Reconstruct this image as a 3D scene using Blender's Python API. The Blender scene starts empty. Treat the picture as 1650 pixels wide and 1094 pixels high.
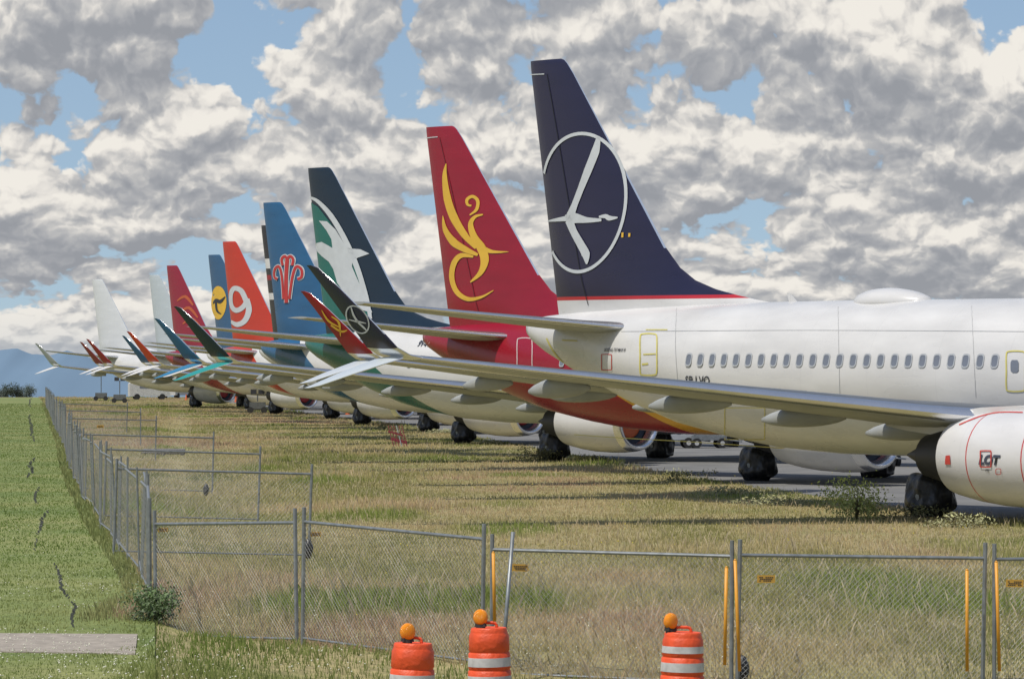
import bpy, bmesh, math, random
import numpy as np
from mathutils import Vector, Matrix, noise as mnoise
random.seed(7); rng=np.random.default_rng(7)
scene=bpy.context.scene
COL=scene.collection
FPX=6500.0; HZ=595.0; CH=3.6; CX=825.0
scene.view_settings.view_transform='Standard'; scene.view_settings.look='None'; scene.view_settings.exposure=0

# ---------------------------------------------------------------- materials
def nmat(name):
    m=bpy.data.materials.new(name); m.use_nodes=True
    nt=m.node_tree; b=nt.nodes['Principled BSDF']; return m,nt,b
def pbr(name,col,rough=.5,metal=0,var=.08,scale=3.0,bump=0,bscale=40,coat=0):
    m,nt,b=nmat(name)
    tc=nt.nodes.new('ShaderNodeTexCoord'); nz=nt.nodes.new('ShaderNodeTexNoise')
    nz.inputs['Scale'].default_value=scale; nz.inputs['Detail'].default_value=4
    nt.links.new(tc.outputs['Object'],nz.inputs['Vector'])
    mx=nt.nodes.new('ShaderNodeMix'); mx.data_type='RGBA'
    mx.inputs[6].default_value=[max(0,c*(1-var*2.0)) for c in col]+[1]
    mx.inputs[7].default_value=[min(1,c*(1+var*1.2)) for c in col]+[1]
    nt.links.new(nz.outputs['Fac'],mx.inputs[0]); nt.links.new(mx.outputs[2],b.inputs['Base Color'])
    b.inputs['Roughness'].default_value=rough; b.inputs['Metallic'].default_value=metal
    b.inputs['Coat Weight'].default_value=coat
    if bump:
        n2=nt.nodes.new('ShaderNodeTexNoise'); n2.inputs['Scale'].default_value=bscale; n2.inputs['Detail'].default_value=4
        nt.links.new(tc.outputs['Object'],n2.inputs['Vector'])
        bp=nt.nodes.new('ShaderNodeBump'); bp.inputs['Strength'].default_value=bump; bp.inputs['Distance'].default_value=.05
        nt.links.new(n2.outputs['Fac'],bp.inputs['Height']); nt.links.new(bp.outputs['Normal'],b.inputs['Normal'])
    return m
def livery(name,base,layers,rough=.28,dirt=.12):
    """layers: list of (color,[ (a,b,c,q) ]) mask = all(a*x+b*z+c+q*x*x>0)"""
    m,nt,b=nmat(name); N=nt.nodes; L=nt.links
    tc=N.new('ShaderNodeTexCoord'); sp=N.new('ShaderNodeSeparateXYZ'); L.new(tc.outputs['Object'],sp.inputs[0])
    def M(op,a,bv):
        n=N.new('ShaderNodeMath'); n.operation=op
        for i,v in enumerate((a,bv)):
            if isinstance(v,(int,float)): n.inputs[i].default_value=v
            else: L.new(v,n.inputs[i])
        return n.outputs[0]
    x=sp.outputs[0]; z=sp.outputs[2]
    cur=None; curc=list(base)+[1]
    for col,masks in layers:
        fac=None
        for (a,bb,c,q) in masks:
            e=M('ADD',M('ADD',M('MULTIPLY',x,a),M('MULTIPLY',z,bb)),c)
            if q: e=M('ADD',e,M('MULTIPLY',M('MULTIPLY',x,x),q))
            g=M('GREATER_THAN',e,0.0)
            fac=g if fac is None else M('MULTIPLY',fac,g)
        mx=N.new('ShaderNodeMix'); mx.data_type='RGBA'; L.new(fac,mx.inputs[0])
        if cur is None: mx.inputs[6].default_value=curc
        else: L.new(cur,mx.inputs[6])
        mx.inputs[7].default_value=list(col)+[1]; cur=mx.outputs[2]
    nz=N.new('ShaderNodeTexNoise'); nz.inputs['Scale'].default_value=.9; nz.inputs['Detail'].default_value=6
    mp=N.new('ShaderNodeMapping'); mp.inputs['Scale'].default_value=(.6,1,2.2)
    L.new(tc.outputs['Object'],mp.inputs[0]); L.new(mp.outputs[0],nz.inputs['Vector'])
    seam=M('LESS_THAN',M('ABSOLUTE',M('SUBTRACT',M('FRACT',M('MULTIPLY',x,.4),0),.5),0),.0022)
    k=M('SUBTRACT',M('ADD',M('MULTIPLY',nz.outputs['Fac'],dirt*2),1-dirt*1.3),M('MULTIPLY',seam,.10))
    vm=N.new('ShaderNodeVectorMath'); vm.operation='SCALE'
    if cur is None: vm.inputs[0].default_value=curc[:3]
    else: L.new(cur,vm.inputs[0])
    L.new(k,vm.inputs['Scale']); L.new(vm.outputs[0],b.inputs['Base Color'])
    rr=M('ADD',M('MULTIPLY',nz.outputs['Fac'],.2),rough-.1); L.new(rr,b.inputs['Roughness'])
    return m
WHITE=(.57,.57,.565)
M_white=livery('white_paint',WHITE,[],.28,.2)
M_wing=pbr('wing_grey',(.34,.36,.37),.35,.2,.12,1.2)
M_wingtop=pbr('wing_top_grey',(.12,.13,.14),.4,.2,.15,1.5)
M_under=pbr('wing_under',(.33,.345,.34),.45,0,.15,1.2)
M_lip=pbr('bare_metal',(.72,.73,.74),.25,.9,.05)
M_dark=pbr('dark_metal',(.06,.06,.065),.5,.5)
M_black=pbr('black_plastic',(.026,.027,.029),.4,0,.3,4,bump=1,bscale=4)
M_glass=pbr('window_glass',(.15,.17,.21),.25,0)
M_frame=pbr('window_frame',(.38,.40,.42),.4,.1)
M_redcover=pbr('red_cover',(.38,.03,.03),.6)
M_orcover=pbr('orange_cover',(.6,.13,.04),.6)
M_yel=pbr('yellow_tape',(.52,.47,.13),.6)
M_redline=pbr('red_line',(.48,.05,.04),.5)
M_text=pbr('dark_lettering',(.02,.025,.04),.4)
M_galv=pbr('galvanised_steel',(.25,.27,.28),.45,.45,.3,9)
M_galvd=pbr('weathered_steel',(.17,.18,.18),.5,.5,.3,9)
M_wire=pbr('fence_wire',(.32,.33,.33),.55,.2,.1)
M_orange=pbr('orange_plastic',(.74,.085,.018),.5,0,.25,6,bump=.3,bscale=14)
M_band=pbr('reflective_white',(.55,.55,.54),.4,0,.3,9)
M_amber,nt,b=nmat('amber_lens'); b.inputs['Base Color'].default_value=(1,.33,.01,1); b.inputs['Roughness'].default_value=.12; b.inputs['Transmission Weight'].default_value=.15
_v=nt.nodes.new('ShaderNodeTexVoronoi'); _v.inputs['Scale'].default_value=70; _b=nt.nodes.new('ShaderNodeBump'); _b.inputs['Strength'].default_value=.5; _b.inputs['Distance'].default_value=.01
nt.links.new(_v.outputs['Distance'],_b.inputs['Height']); nt.links.new(_b.outputs['Normal'],b.inputs['Normal'])
M_rubber=pbr('black_rubber',(.02,.02,.02),.7)
M_signy=pbr('yellow_sign',(.52,.30,.05),.5)
M_yelpole=pbr('yellow_pole',(.70,.32,.03),.5,0,.2,4)

# ---------------------------------------------------------------- mesh helpers
def mk(name,verts,faces,mats,parent=None,smooth=True,fm=None,mesh=None,cat=None,label=None,group=None,kind=None):
    if mesh is None:
        mesh=bpy.data.meshes.new(name); mesh.from_pydata([tuple(v) for v in verts],[],faces); mesh.update()
        if smooth: mesh.shade_smooth()
        if fm is not None: mesh.polygons.foreach_set('material_index',fm)
        for m in (mats or []): mesh.materials.append(m)
    o=bpy.data.objects.new(name,mesh); COL.objects.link(o)
    if parent: o.parent=parent
    if cat: o['category']=cat
    if label: o['label']=label
    if group: o['group']=group
    if kind: o['kind']=kind
    return o
def data(name,verts,faces,mats,smooth=True,fm=None,sharp=None):
    mesh=bpy.data.meshes.new(name); mesh.from_pydata([tuple(v) for v in verts],[],faces)
    for m in mats: mesh.materials.append(m)
    if fm is not None: mesh.polygons.foreach_set('material_index',fm)
    bm=bmesh.new(); bm.from_mesh(mesh); bmesh.ops.recalc_face_normals(bm,faces=bm.faces); bm.to_mesh(mesh); bm.free()
    if smooth:
        mesh.shade_smooth()
        if sharp:
            try: mesh.set_sharp_from_angle(angle=math.radians(sharp))
            except Exception: pass
    mesh.update(); return mesh
def empty(name,loc,cat,label,group=None,rot=0):
    e=bpy.data.objects.new(name,None); COL.objects.link(e); e.location=loc; e.rotation_euler=(0,0,rot); e.empty_display_size=.3
    e['category']=cat; e['label']=label
    if group: e['group']=group
    return e
def loft(rings,caps=True):
    V=[];F=[];n=len(rings[0])
    for r in rings: V+=list(r)
    for i in range(len(rings)-1):
        for j in range(n):
            F.append((i*n+j,i*n+(j+1)%n,(i+1)*n+(j+1)%n,(i+1)*n+j))
    if caps:
        F.append(tuple(range(n))[::-1]); F.append(tuple(range((len(rings)-1)*n,len(rings)*n)))
    return V,F
def tube(p0,p1,r,n=8,r2=None):
    p0=Vector(p0);p1=Vector(p1);d=(p1-p0).normalized()
    u=d.orthogonal().normalized(); v=d.cross(u); r2=r if r2 is None else r2
    rs=[]
    for p,rr in ((p0,r),(p1,r2)):
        rs.append([p+rr*(math.cos(2*math.pi*k/n)*u+math.sin(2*math.pi*k/n)*v) for k in range(n)])
    return loft(rs)
def box(c,s):
    cx,cy,cz=c; a,b_,d=[q/2 for q in s]
    V=[(cx+i*a,cy+j*b_,cz+k*d) for i in(-1,1) for j in(-1,1) for k in(-1,1)]
    F=[(0,1,3,2),(4,6,7,5),(0,4,5,1),(2,3,7,6),(0,2,6,4),(1,5,7,3)]
    return V,F
class Acc:
    def __init__(s): s.V=[];s.F=[];s.M=[]
    def add(s,vf,mi=0):
        o=len(s.V); s.V+=list(vf[0]); s.F+=[tuple(i+o for i in f) for f in vf[1]]; s.M+=[mi]*len(vf[1]); return s
def revolve(prof,n=32,axis='x',cy=0,cz=0):
    rings=[]
    for (t,r) in prof:
        if axis=='x': rings.append([(t,cy+r*math.cos(2*math.pi*k/n),cz+r*math.sin(2*math.pi*k/n)) for k in range(n)])
        else: rings.append([(r*math.cos(2*math.pi*k/n),r*math.sin(2*math.pi*k/n),t) for k in range(n)])
    return loft(rings,False)
def interp(x,tab): 
    xs=[t[0] for t in tab]; return [float(np.interp(x,xs,[t[k] for t in tab])) for k in range(1,len(tab[0]))]

def gz(x,y):
    def ss(a,b_,v):
        t=min(1,max(0,(v-a)/(b_-a))); return t*t*(3-2*t)
    z=-.3*ss(51,48,y)*ss(-.085,-.03,x/max(y,1))
    if y<430: z+=.15*ss(-.08,-.09,x/max(y,1))*(1-ss(330,430,y))
    if y>520: z-=.0085*(y-520)
    return z
def gxy(px,py,z=0):
    D=FPX*(CH-z)/(py-HZ); return ((px-CX)*D/FPX,D)

# ---------------------------------------------------------------- aircraft geometry (x fwd from tail, y left, z up)
FS=[(0,4.95,4.5,.14),(.35,5.02,4.3,.32),(1,5.08,4.0,.48),(2.5,5.18,3.45,.82),(5,5.28,2.62,1.25),(7,5.33,2.1,1.52),(9,5.37,1.78,1.72),(11,5.39,1.54,1.83),(13.5,5.4,1.42,1.88),
    (33,5.4,1.4,1.88),(34.5,5.34,1.43,1.84),(35.8,5.12,1.5,1.7),(36.8,4.7,1.62,1.5),(37.8,4.05,1.8,1.18),(38.6,3.7,2.05,.82),(39.1,3.4,2.35,.45),(39.3,3.0,2.75,.1)]
def fsec(x):
    zt,zb,w=interp(x,FS); return (zt+zb)/2,(zt-zb)/2,w
def fus_y(x,z):
    zc,hh,w=fsec(x); t=max(-1,min(1,(z-zc)/hh)); return w*math.sqrt(max(0,1-t*t))
xs=sorted(set([f[0] for f in FS]+list(np.arange(1.5,33,1.25))+[35,36.3,37.3]))
rings=[]
for x in xs:
    zc,hh,w=fsec(x)
    ring=[]
    for k in range(48):
        a=2*math.pi*k/48
        ring.append((x,w*math.cos(a),zc+hh*math.sin(a)))
    rings.append(ring)
V,F=loft(rings); D_fus=data('fuselage',V,F,[M_white])
LE=[(4.6,10.6),(5.36,10.6),(5.45,9.9),(5.58,9.1),(5.75,8.2),(6.0,7.35),(6.35,6.7),(6.9,6.1),(11.9,2.0),(12.2,1.72),(12.31,1.58),(12.35,1.42)]
TE=[(4.6,1.45),(5.3,1.3),(12.1,.02),(12.35,.0)]
def fin_t(x,z):
    le=interp(z,LE)[0]; te=interp(z,TE)[0]; ch=le-te; c=min(1,max(0,(x-te)/ch))
    return min(.3,.05*ch)*math.sin(math.pi*c**.8)**.75 if 0<c<1 else 0.0
zs=[4.6,5.1,5.36,5.45,5.58,5.75,6.0,6.35,6.9,7.6,8.4,9.2,10,10.8,11.5,11.9,12.2,12.31,12.35]
cs=[0,.06,.15,.3,.45,.6,.75,.86,.94,.985,1]
rings=[]
for z in zs:
    le=interp(z,LE)[0]; te=interp(z,TE)[0]
    r=[]
    for c in cs: x=te+(le-te)*c; r.append((x,-fin_t(x,z),z))
    for c in cs[-2:0:-1]: x=te+(le-te)*c; r.append((x,fin_t(x,z),z))
    rings.append(r)
V,F=loft(rings); n=len(rings[0]); fm=[]
for i in range(len(rings)-1):
    for j in range(n): fm.append(1 if (j in(9,10) and i>7) else 0)
fm+=[0,0]
D_fin=data('tail_fin',V,F,[M_white,M_lip],fm=fm,sharp=60)

def airfoil(xle,xte,y,z,tc,ny=None):
    ch=xle-xte; P=[]
    cs_=[0,.015,.05,.12,.25,.4,.6,.8,1.0]
    def th(c): return tc*ch*(1.4845*math.sqrt(c)-.63*c-1.758*c*c+1.4215*c**3-.5075*c**4)
    for c in cs_: P.append((xle-ch*c,th(c)*1.1))
    for c in cs_[-2:0:-1]: P.append((xle-ch*c,-th(c)*.9))
    ny=ny or (0,1)
    return [(px_,y+t*ny[0],z+t*ny[1]) for px_,t in P]
def wing(side,st,tc0,tc1,name,mi_le=1):
    rings=[]
    for i,(y,xl,xt_,z) in enumerate(st):
        rings.append(airfoil(xl,xt_,side*y,z,tc0+(tc1-tc0)*i/(len(st)-1)))
    V,F=loft(rings); n=len(rings[0]); fm=[]
    for i in range(len(rings)-1):
        for j in range(n):
            fm.append(1 if j in(0,1,n-1,n-2) else (2 if 2<=j<=6 else (0 if j==7 else 3)))
    fm+=[0,0]
    return data(name,V,F,[M_wing,M_lip,M_wingtop,M_under],fm=fm,sharp=50)
def wz(y): return 2.2+(y-1.6)*.105+.0006*(y-1.6)**2
WST=[(y,xl,xt_,wz(y)) for y,xl,xt_ in [(1.2,26.4,18.4),(1.9,26.0,18.4),(3.4,24.6,18.3),(5.8,22.9,18.2),(9,21.25,17.5),(13,19.1,16.6),(15.7,17.6,15.95),(16.4,17.2,15.8)]]
D_wing={s:wing(s,WST,.13,.10,'wing') for s in(-1,1)}
SST=[(.5,5.9,2.0,4.68),(1.5,5.3,1.9,4.76),(4,3.8,1.4,5.02),(6.6,2.35,.95,5.3),(7.15,1.9,.8,5.36)]
D_stab={s:wing(s,SST,.09,.07,'stabilizer') for s in(-1,1)}
ZT=wz(16.4)
UW=[(16.4,17.2,15.8,ZT,0),(16.62,17.05,15.75,ZT+.06,20),(16.82,16.8,15.6,ZT+.24,50),(16.95,16.5,15.4,ZT+.55,66),(17.15,15.95,15.05,ZT+1.05,70),(17.36,15.3,14.65,ZT+1.6,70),(17.52,14.65,14.25,ZT+2.08,70),(17.55,14.4,14.2,ZT+2.14,70)]
LW=[(16.65,16.8,15.8,ZT+.0,0),(16.9,16.4,15.5,ZT-.14,-28),(17.25,15.65,14.95,ZT-.38,-35),(17.6,14.85,14.45,ZT-.64,-38),(17.68,14.5,14.3,ZT-.70,-38)]
def blade(side,st,tc,name):
    rings=[]
    for (y,xl,xt_,z,ang) in st:
        a=math.radians(ang); rings.append(airfoil(xl,xt_,side*y,z,tc,(-side*math.sin(a),math.cos(a))))
    V,F=loft(rings); n=len(rings[0]); fm=[]
    for i in range(len(rings)-1):
        for j in range(n): fm.append(1 if (j in(0,n-1) and (i>2 or name!='upper_winglet')) or (i<2 and name=='upper_winglet') else 0)
    fm+=[0,0]
    return data(name,V,F,[M_white,M_lip],fm=fm,sharp=60)
D_uw={s:blade(s,UW,.08,'upper_winglet') for s in(-1,1)}
D_lw={s:blade(s,LW,.08,'lower_winglet') for s in(-1,1)}
def wl_y(z): return float(np.interp(z,[u[3] for u in UW],[u[0] for u in UW]))
def fairing(side,y):
    xt_=float(np.interp(y,[w[0] for w in WST],[w[2] for w in WST])); z=wz(y)
    rings=[];L=3.0 if y<12 else 2.3
    for t in np.linspace(0,1,11):
        r=.25*math.sin(math.pi*min(1,max(0,t*.96+.02)))**.6
        x=xt_-.75+L*t; zc=z-.30+.05*math.sin(math.pi*t)+ .10*t
        rings.append([(x,side*y+r*.62*math.cos(a),zc+r*math.sin(a)) for a in np.linspace(0,2*math.pi,12,endpoint=False)])
    V,F=loft(rings); return data('flap_fairing',V,F,[M_under])
FY=(3.1,6.3,9.3,12.4)
D_fair={(s,y):fairing(s,y) for s in(-1,1) for y in FY}
rings=[]
for t in np.linspace(0,1,14):
    x=17.2+t*11.2; r=math.sin(math.pi*min(.985,max(.015,t)))**.45
    rings.append([(x,2.05*r*math.cos(a),2.05+ .95*r*math.sin(a)) for a in np.linspace(0,2*math.pi,28,endpoint=False)])
V,F=loft(rings); D_belly=data('belly_fairing',V,F,[M_white])
EZ=1.62; EY=4.83
NP=[(26.35,.76),(26.6,.82),(26.75,.89),(26.78,.95),(26.7,1.02),(26.4,1.08),(25.9,1.12),(25.2,1.135),(24.4,1.11),(23.6,1.03),(22.95,.92),(22.8,.88),(22.95,.84),(23.6,.9)]
def nac_r(x): return float(np.interp(x,[22.8,22.95,23.6,24.4,25.2,25.9,26.4,26.7],[.88,.92,1.03,1.11,1.135,1.12,1.08,1.02]))
D_nac={};D_lipm={};D_cov={};D_core={};D_pyl={};D_gear={};D_gcov={}
for s in(-1,1):
    V,F=revolve(NP[5:],40,'x',s*EY,EZ); D_nac[s]=data('engine_cowling',V,F,[M_white],sharp=50)
    V,F=revolve(NP[:6],40,'x',s*EY,EZ); D_lipm[s]=data('inlet_lip',V,F,[M_lip])
    V,F=revolve([(26.15,.01),(26.2,.3),(26.22,.5),(26.16,.58),(26.05,.60),(26.1,.70),(26.2,.82)],32,'x',s*EY,EZ)
    fm=[0]*(32*3)+[1]*(32*3); D_cov[s]=data('inlet_cover',V,F,[M_redcover,M_dark],fm=fm)
    V,F=revolve([(23.4,.78),(22.6,.70),(21.7,.5),(21.65,.42),(21.9,.36),(21.3,.18),(20.9,.02)],32,'x',s*EY,EZ); D_core[s]=data('exhaust_nozzle',V,F,[M_dark],sharp=40)
    rings=[]
    for (x,zb,zt,w) in [(25.5,2.55,2.72,.05),(24.8,2.5,2.84,.16),(23.6,2.3,2.78,.22),(22.2,2.1,2.6,.22),(21,2.2,2.45,.12),(20.2,2.3,2.4,.04)]:
        rings.append([(x,s*EY-w,zb),(x,s*EY-w,zt),(x,s*EY+w,zt),(x,s*EY+w,zb)])
    V,F=loft(rings); D_pyl[s]=data('engine_pylon',V,F,[M_white],smooth=False)
    A=Acc(); A.add(tube((19.6,s*2.86,.6),(19.7,s*2.7,2.3),.11)); A.add(tube((19.6,s*2.86,1.0),(20.6,s*2.4,2.0),.05)); A.add(tube((19.6,s*2.4,.55),(19.6,s*3.3,.55),.09))
    D_gear[s]=data('gear_strut',A.V,A.F,[M_galv],sharp=40)
    bm=bmesh.new(); bmesh.ops.create_icosphere(bm,subdivisions=5,radius=1)
    for v in bm.verts:
        p=v.co.copy(); th=math.atan2(p.y,p.x)
        nzv=mnoise.noise(p*1.5+Vector((s*3,0,0)))
        fold=.05*math.sin(th*9+4*mnoise.noise(p*1.2+Vector((0,s*5,0))))*(.6-p.z*.4)+.12*mnoise.noise(Vector((p.x*3.4,p.y*3.4,p.z*2.4)))
        f=1+.2*nzv+fold
        q=Vector((math.copysign(abs(p.x)**.9,p.x)*.64*f,math.copysign(abs(p.y)**.8,p.y)*.47*f,math.copysign(abs(p.z)**.9,p.z)*.60*(1+.25*nzv)))
        if q.z>.2: q.x*=1-.4*(q.z-.2)
        if q.z<-.35: k_=(-.35-q.z); q.x*=1+1.1*k_; q.y*=1+1.1*k_
        q.z=max(q.z,-.58)
        v.co=q+Vector((19.6,s*2.86,.60))
    m=bpy.data.meshes.new('wheel_cover'); bm.to_mesh(m); bm.free(); m.materials.append(M_black); m.shade_smooth(); D_gcov[s]=m
A=Acc(); A.add(tube((35.2,0,.4),(35.2,0,1.6),.07)); A.add(tube((35.2,-.3,.34),(35.2,-.12,.34),.34,20)); A.add(tube((35.2,.12,.34),(35.2,.3,.34),.34,20))
D_nose=data('nose_gear',A.V,A.F,[M_rubber],sharp=40)
def rrect(w,h,r,n=4):
    P=[]
    for cx_,cz_,a0 in((w/2-r,h/2-r,0),(-w/2+r,h/2-r,90),(-w/2+r,-h/2+r,180),(w/2-r,-h/2+r,270)):
        for k in range(n+1):
            a=math.radians(a0+90*k/n); P.append((cx_+r*math.cos(a),cz_+r*math.sin(a)))
    return P
P=rrect(.27,.36,.09); Q=rrect(.20,.28,.07); n=len(P)
V=[(p[0],-.006,p[1]) for p in P]+[(q[0],-.010,q[1]) for q in Q]+[(q[0],-.004,q[1]) for q in Q]
F=[(j,(j+1)%n,n+(j+1)%n,n+j) for j in range(n)]+[(n+j,n+(j+1)%n,2*n+(j+1)%n,2*n+j) for j in range(n)]
fm=[0]*(2*n); F.append(tuple(2*n+j for j in range(n))); fm.append(1)
D_win=data('cabin_window',V,F,[M_frame,M_glass],smooth=False,fm=fm)
rings=[]
for t in np.linspace(0.02,.98,14):
    r=math.sin(math.pi*t**.8)**.5
    rings.append([(13.9+2.7*t,.62*r*math.cos(a),5.33+.38*r*max(-.3,math.sin(a))) for a in np.linspace(0,2*math.pi,20,endpoint=False)])
V,F=loft(rings); D_dome=data('antenna_radome',V,F,[M_white])
A=Acc()
A.add(loft([[(11.2,-.02,5.38),(11.2,.02,5.38),(11.5,.02,5.38),(11.5,-.02,5.38)],[(11.1,-.01,5.62),(11.1,.01,5.62),(11.2,.01,5.62),(11.2,-.01,5.62)]]))
D_ant=data('antenna',A.V,A.F,[M_white],smooth=False)

class Plane: pass
PL=[]
def px2b(p,px,py,y=0.0):
    c,s=math.cos(p.a),math.sin(p.a); Tx=p.X+y*s; Ty=p.D+y*c
    dx=(px-CX)/FPX; dz=(HZ-py)/FPX
    xt_=(Ty*dx-Tx)/(c+s*dx); t=Ty-xt_*s
    z=CH+t*dz
    return xt_, z+xt_*p.pitch-p.z0
def decal(p,name,polys,surf,mat,sub=2,y0=0.0,parent=None,eps=.02,label=None,iters=1):
    bm=bmesh.new()
    for poly in polys:
        vs=[]
        for (a,b_) in poly:
            x,z=px2b(p,a,b_,y0)
            for _ in range(iters-1): x,z=px2b(p,a,b_,-surf(x,z))
            vs.append(bm.verts.new((x,0,z)))
        try: bm.faces.new(vs)
        except Exception: pass
    bmesh.ops.remove_doubles(bm,verts=bm.verts[:],dist=.0008)
    bmesh.ops.triangulate(bm,faces=bm.faces[:])
    if sub: bmesh.ops.subdivide_edges(bm,edges=bm.edges[:],cuts=sub,use_grid_fill=True)
    for v in bm.verts: v.co.y=-(surf(v.co.x,v.co.z)+eps)
    for f in bm.faces:
        f.normal_update()
        if f.normal.y>0: f.normal_flip()
    m=bpy.data.meshes.new(name); bm.to_mesh(m); bm.free(); m.materials.append(mat)
    return mk(name,None,None,None,parent or p.root,mesh=m)
def stroke(pts,ws,closed=False,n=5):
    P=[Vector(q) for q in pts]; W=list(ws) if hasattr(ws,'__len__') else [ws]*len(P)
    S=[];WW=[]
    N=len(P)
    for i in range(N-1 if not closed else N):
        p0=P[(i-1)%N] if (i>0 or closed) else P[i]; p1=P[i]; p2=P[(i+1)%N]; p3=P[(i+2)%N] if (i+2<N or closed) else p2
        for k in range(n):
            t=k/n
            S.append(.5*((2*p1)+(p2-p0)*t+(2*p0-5*p1+4*p2-p3)*t*t+(3*p1-p0-3*p2+p3)*t**3)); WW.append(W[i]*(1-t)+W[(i+1)%N]*t)
    if not closed: S.append(P[-1]);WW.append(W[-1])
    L=[];R=[]
    M_=len(S)
    for i in range(M_):
        a=S[(i-1)%M_] if (i>0 or closed) else S[i]; b_=S[(i+1)%M_] if (i<M_-1 or closed) else S[i]
        d=(b_-a); d=d.normalized() if d.length>1e-6 else Vector((1,0)); nn=Vector((-d.y,d.x))
        L.append(S[i]+nn*WW[i]/2); R.append(S[i]-nn*WW[i]/2)
    out=[]
    for i in range(M_-1 if not closed else M_):
        j=(i+1)%M_; out.append([tuple(L[i]),tuple(L[j]),tuple(R[j]),tuple(R[i])])
    return out
def rectc(x0,y0,x1,y1,w=1.6,r=.25):
    rx=(x1-x0)*r; ry=(y1-y0)*r*.6
    return stroke([(x0+rx,y0),(x1-rx,y0),(x1,y0+ry),(x1,(y0+y1)/2),(x1,y1-ry),(x1-rx,y1),(x0+rx,y1),(x0,y1-ry),(x0,(y0+y1)/2),(x0,y0+ry)],w,closed=True,n=3)
def text_mesh(s,size,shear=0,bold=0):
    cu=bpy.data.curves.new('lettering','FONT'); cu.body=s; cu.size=size; cu.shear=shear; cu.offset=bold; cu.resolution_u=3
    o=bpy.data.objects.new('lettering_tmp',cu); COL.objects.link(o)
    dg=bpy.context.evaluated_depsgraph_get(); me=bpy.data.meshes.new_from_object(o.evaluated_get(dg))
    bpy.data.objects.remove(o); return me
def text_on(p,s,size,x0,z0,surf,mat,parent=None,shear=0,bold=0,name='lettering',sx=1,eps=.02):
    me=text_mesh(s,size,shear,bold)
    for v in me.vertices:
        x=x0+v.co.x*sx; z=z0+v.co.y; v.co=(x,-(surf(x,z)+eps),z)
    me.materials.clear(); me.materials.append(mat)
    return mk(name,None,None,None,parent or p.root,mesh=me)

def child(p,name,mesh,mats=None,parent=None):
    o=bpy.data.objects.new(name,mesh); COL.objects.link(o); o.parent=parent or p.root
    if mats:
        for i,m in mats.items():
            o.material_slots[i].link='OBJECT'; o.material_slots[i].material=m
    return o
def aircraft(tx,ty,adeg,label,finm,fusm,uwm,lwm=None,engm=None,cover=None,nwin=0,win0=9.1,dome=False,skip=()):
    p=Plane(); s=(HZ-ty)/(12.3-CH); p.D=FPX/s; p.X=(tx-CX)/s; p.a=math.radians(adeg); p.pitch=math.tan(math.radians(.28)); p.z0=.05
    p.root=empty('parked_airliner',(p.X,p.D,p.z0),'airliner',label,'parked airliners in a row')
    p.root.rotation_euler=(0,math.radians(.28),-p.a)
    f=child(p,'fuselage',D_fus,{0:fusm}); p.fus=f
    child(p,'belly_fairing',D_belly,{0:fusm})
    p.fin=child(p,'tail_fin',D_fin,{0:finm})
    p.eng={}
    for sd in(-1,1):
        w=child(p,'wing',D_wing[sd])
        for y in FY: child(p,'flap_fairing',D_fair[(sd,y)],None,w)
        p.uw=child(p,'upper_winglet',D_uw[sd],{0:uwm})
        if sd==-1: p.uws=p.uw
        child(p,'lower_winglet',D_lw[sd],{0:lwm or M_white})
        child(p,'stabilizer',D_stab[sd])
        e=child(p,'engine',D_nac[sd],{0:engm or M_white}); p.eng[sd]=e
        child(p,'inlet_lip',D_lipm[sd],None,e); child(p,'inlet_cover',D_cov[sd],{0:cover or M_redcover},e)
        child(p,'exhaust_nozzle',D_core[sd],None,e); child(p,'engine_pylon',D_pyl[sd],None,e)
        g=child(p,'landing_gear',D_gear[sd]); child(p,'wheel_cover',D_gcov[sd],None,g)
    child(p,'nose_gear',D_nose); child(p,'antenna',D_ant)
    if dome: child(p,'antenna_radome',D_dome)
    for i in range(nwin):
        if i in skip: continue
        x=win0+i*.508; z=3.85; o=child(p,'cabin_window',D_win); o.location=(x,-fus_y(x,z)-.004,z)
        o.rotation_euler=(math.radians(-12),0,math.atan2(fus_y(x+.3,z)-fus_y(x-.3,z),.6)*-1)
    PL.append(p); return p
def flat(name,c,r=.25): return livery(name,c,[],r,.1)
navy=(.013,.012,.040); red=(.25,.006,.020); yellow=(.62,.33,.03); grn=(.012,.12,.10)
sil=(.006,.018,.034); blue=(.018,.095,.21); org=(.44,.035,.015)
fin_lot=livery('navy_tail_paint',navy,[((.42,.02,.03),[(0,-1,5.60,0)]),(WHITE,[(0,-1,5.5,0)])],.3,.25)
nac_lot=livery('white_cowling_paint',(.58,.58,.585),[((.45,.05,.05),[(1,0,-23.98,0),(-1,0,24.02,0)]),((.45,.05,.05),[(1,0,-25.82,0),(-1,0,25.86,0)])],.28,.2)
p1=aircraft(853,105,52.5,'white airliner with navy tail bearing a white crane in a circle',fin_lot,M_white,flat('navy_winglet',navy),flat('pale_winglet',(.44,.49,.53)),nac_lot,M_redcover,38,9.1,True,(24,25,26))
red_fus=livery('red_sweep_paint',WHITE,[(yellow,[(-1,-2.3,20.6,0),(0,-1,4.6,0)]),(red,[(-1,-1.9,17.0,0)])])
p2=aircraft(685,210,47.6,'airliner with red tail bearing a golden phoenix emblem',livery('red_tail',red,[],.25,.2),red_fus,flat('red_winglet',red),flat('pale_winglet_b',(.44,.48,.52)),None,M_redcover,30,9.1)
p3=aircraft(495,275,49.2,'white airliner with dark blue and green tail bearing a white bird',livery('dark_blue_tail',sil,[],.3,.2),livery('green_belly_paint',WHITE,[(grn,[(-1,-1.9,13.5,0)])]),flat('dark_winglet',sil),flat('teal_winglet',(.02,.26,.25)),None,M_orcover,26,9.1)
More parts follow.
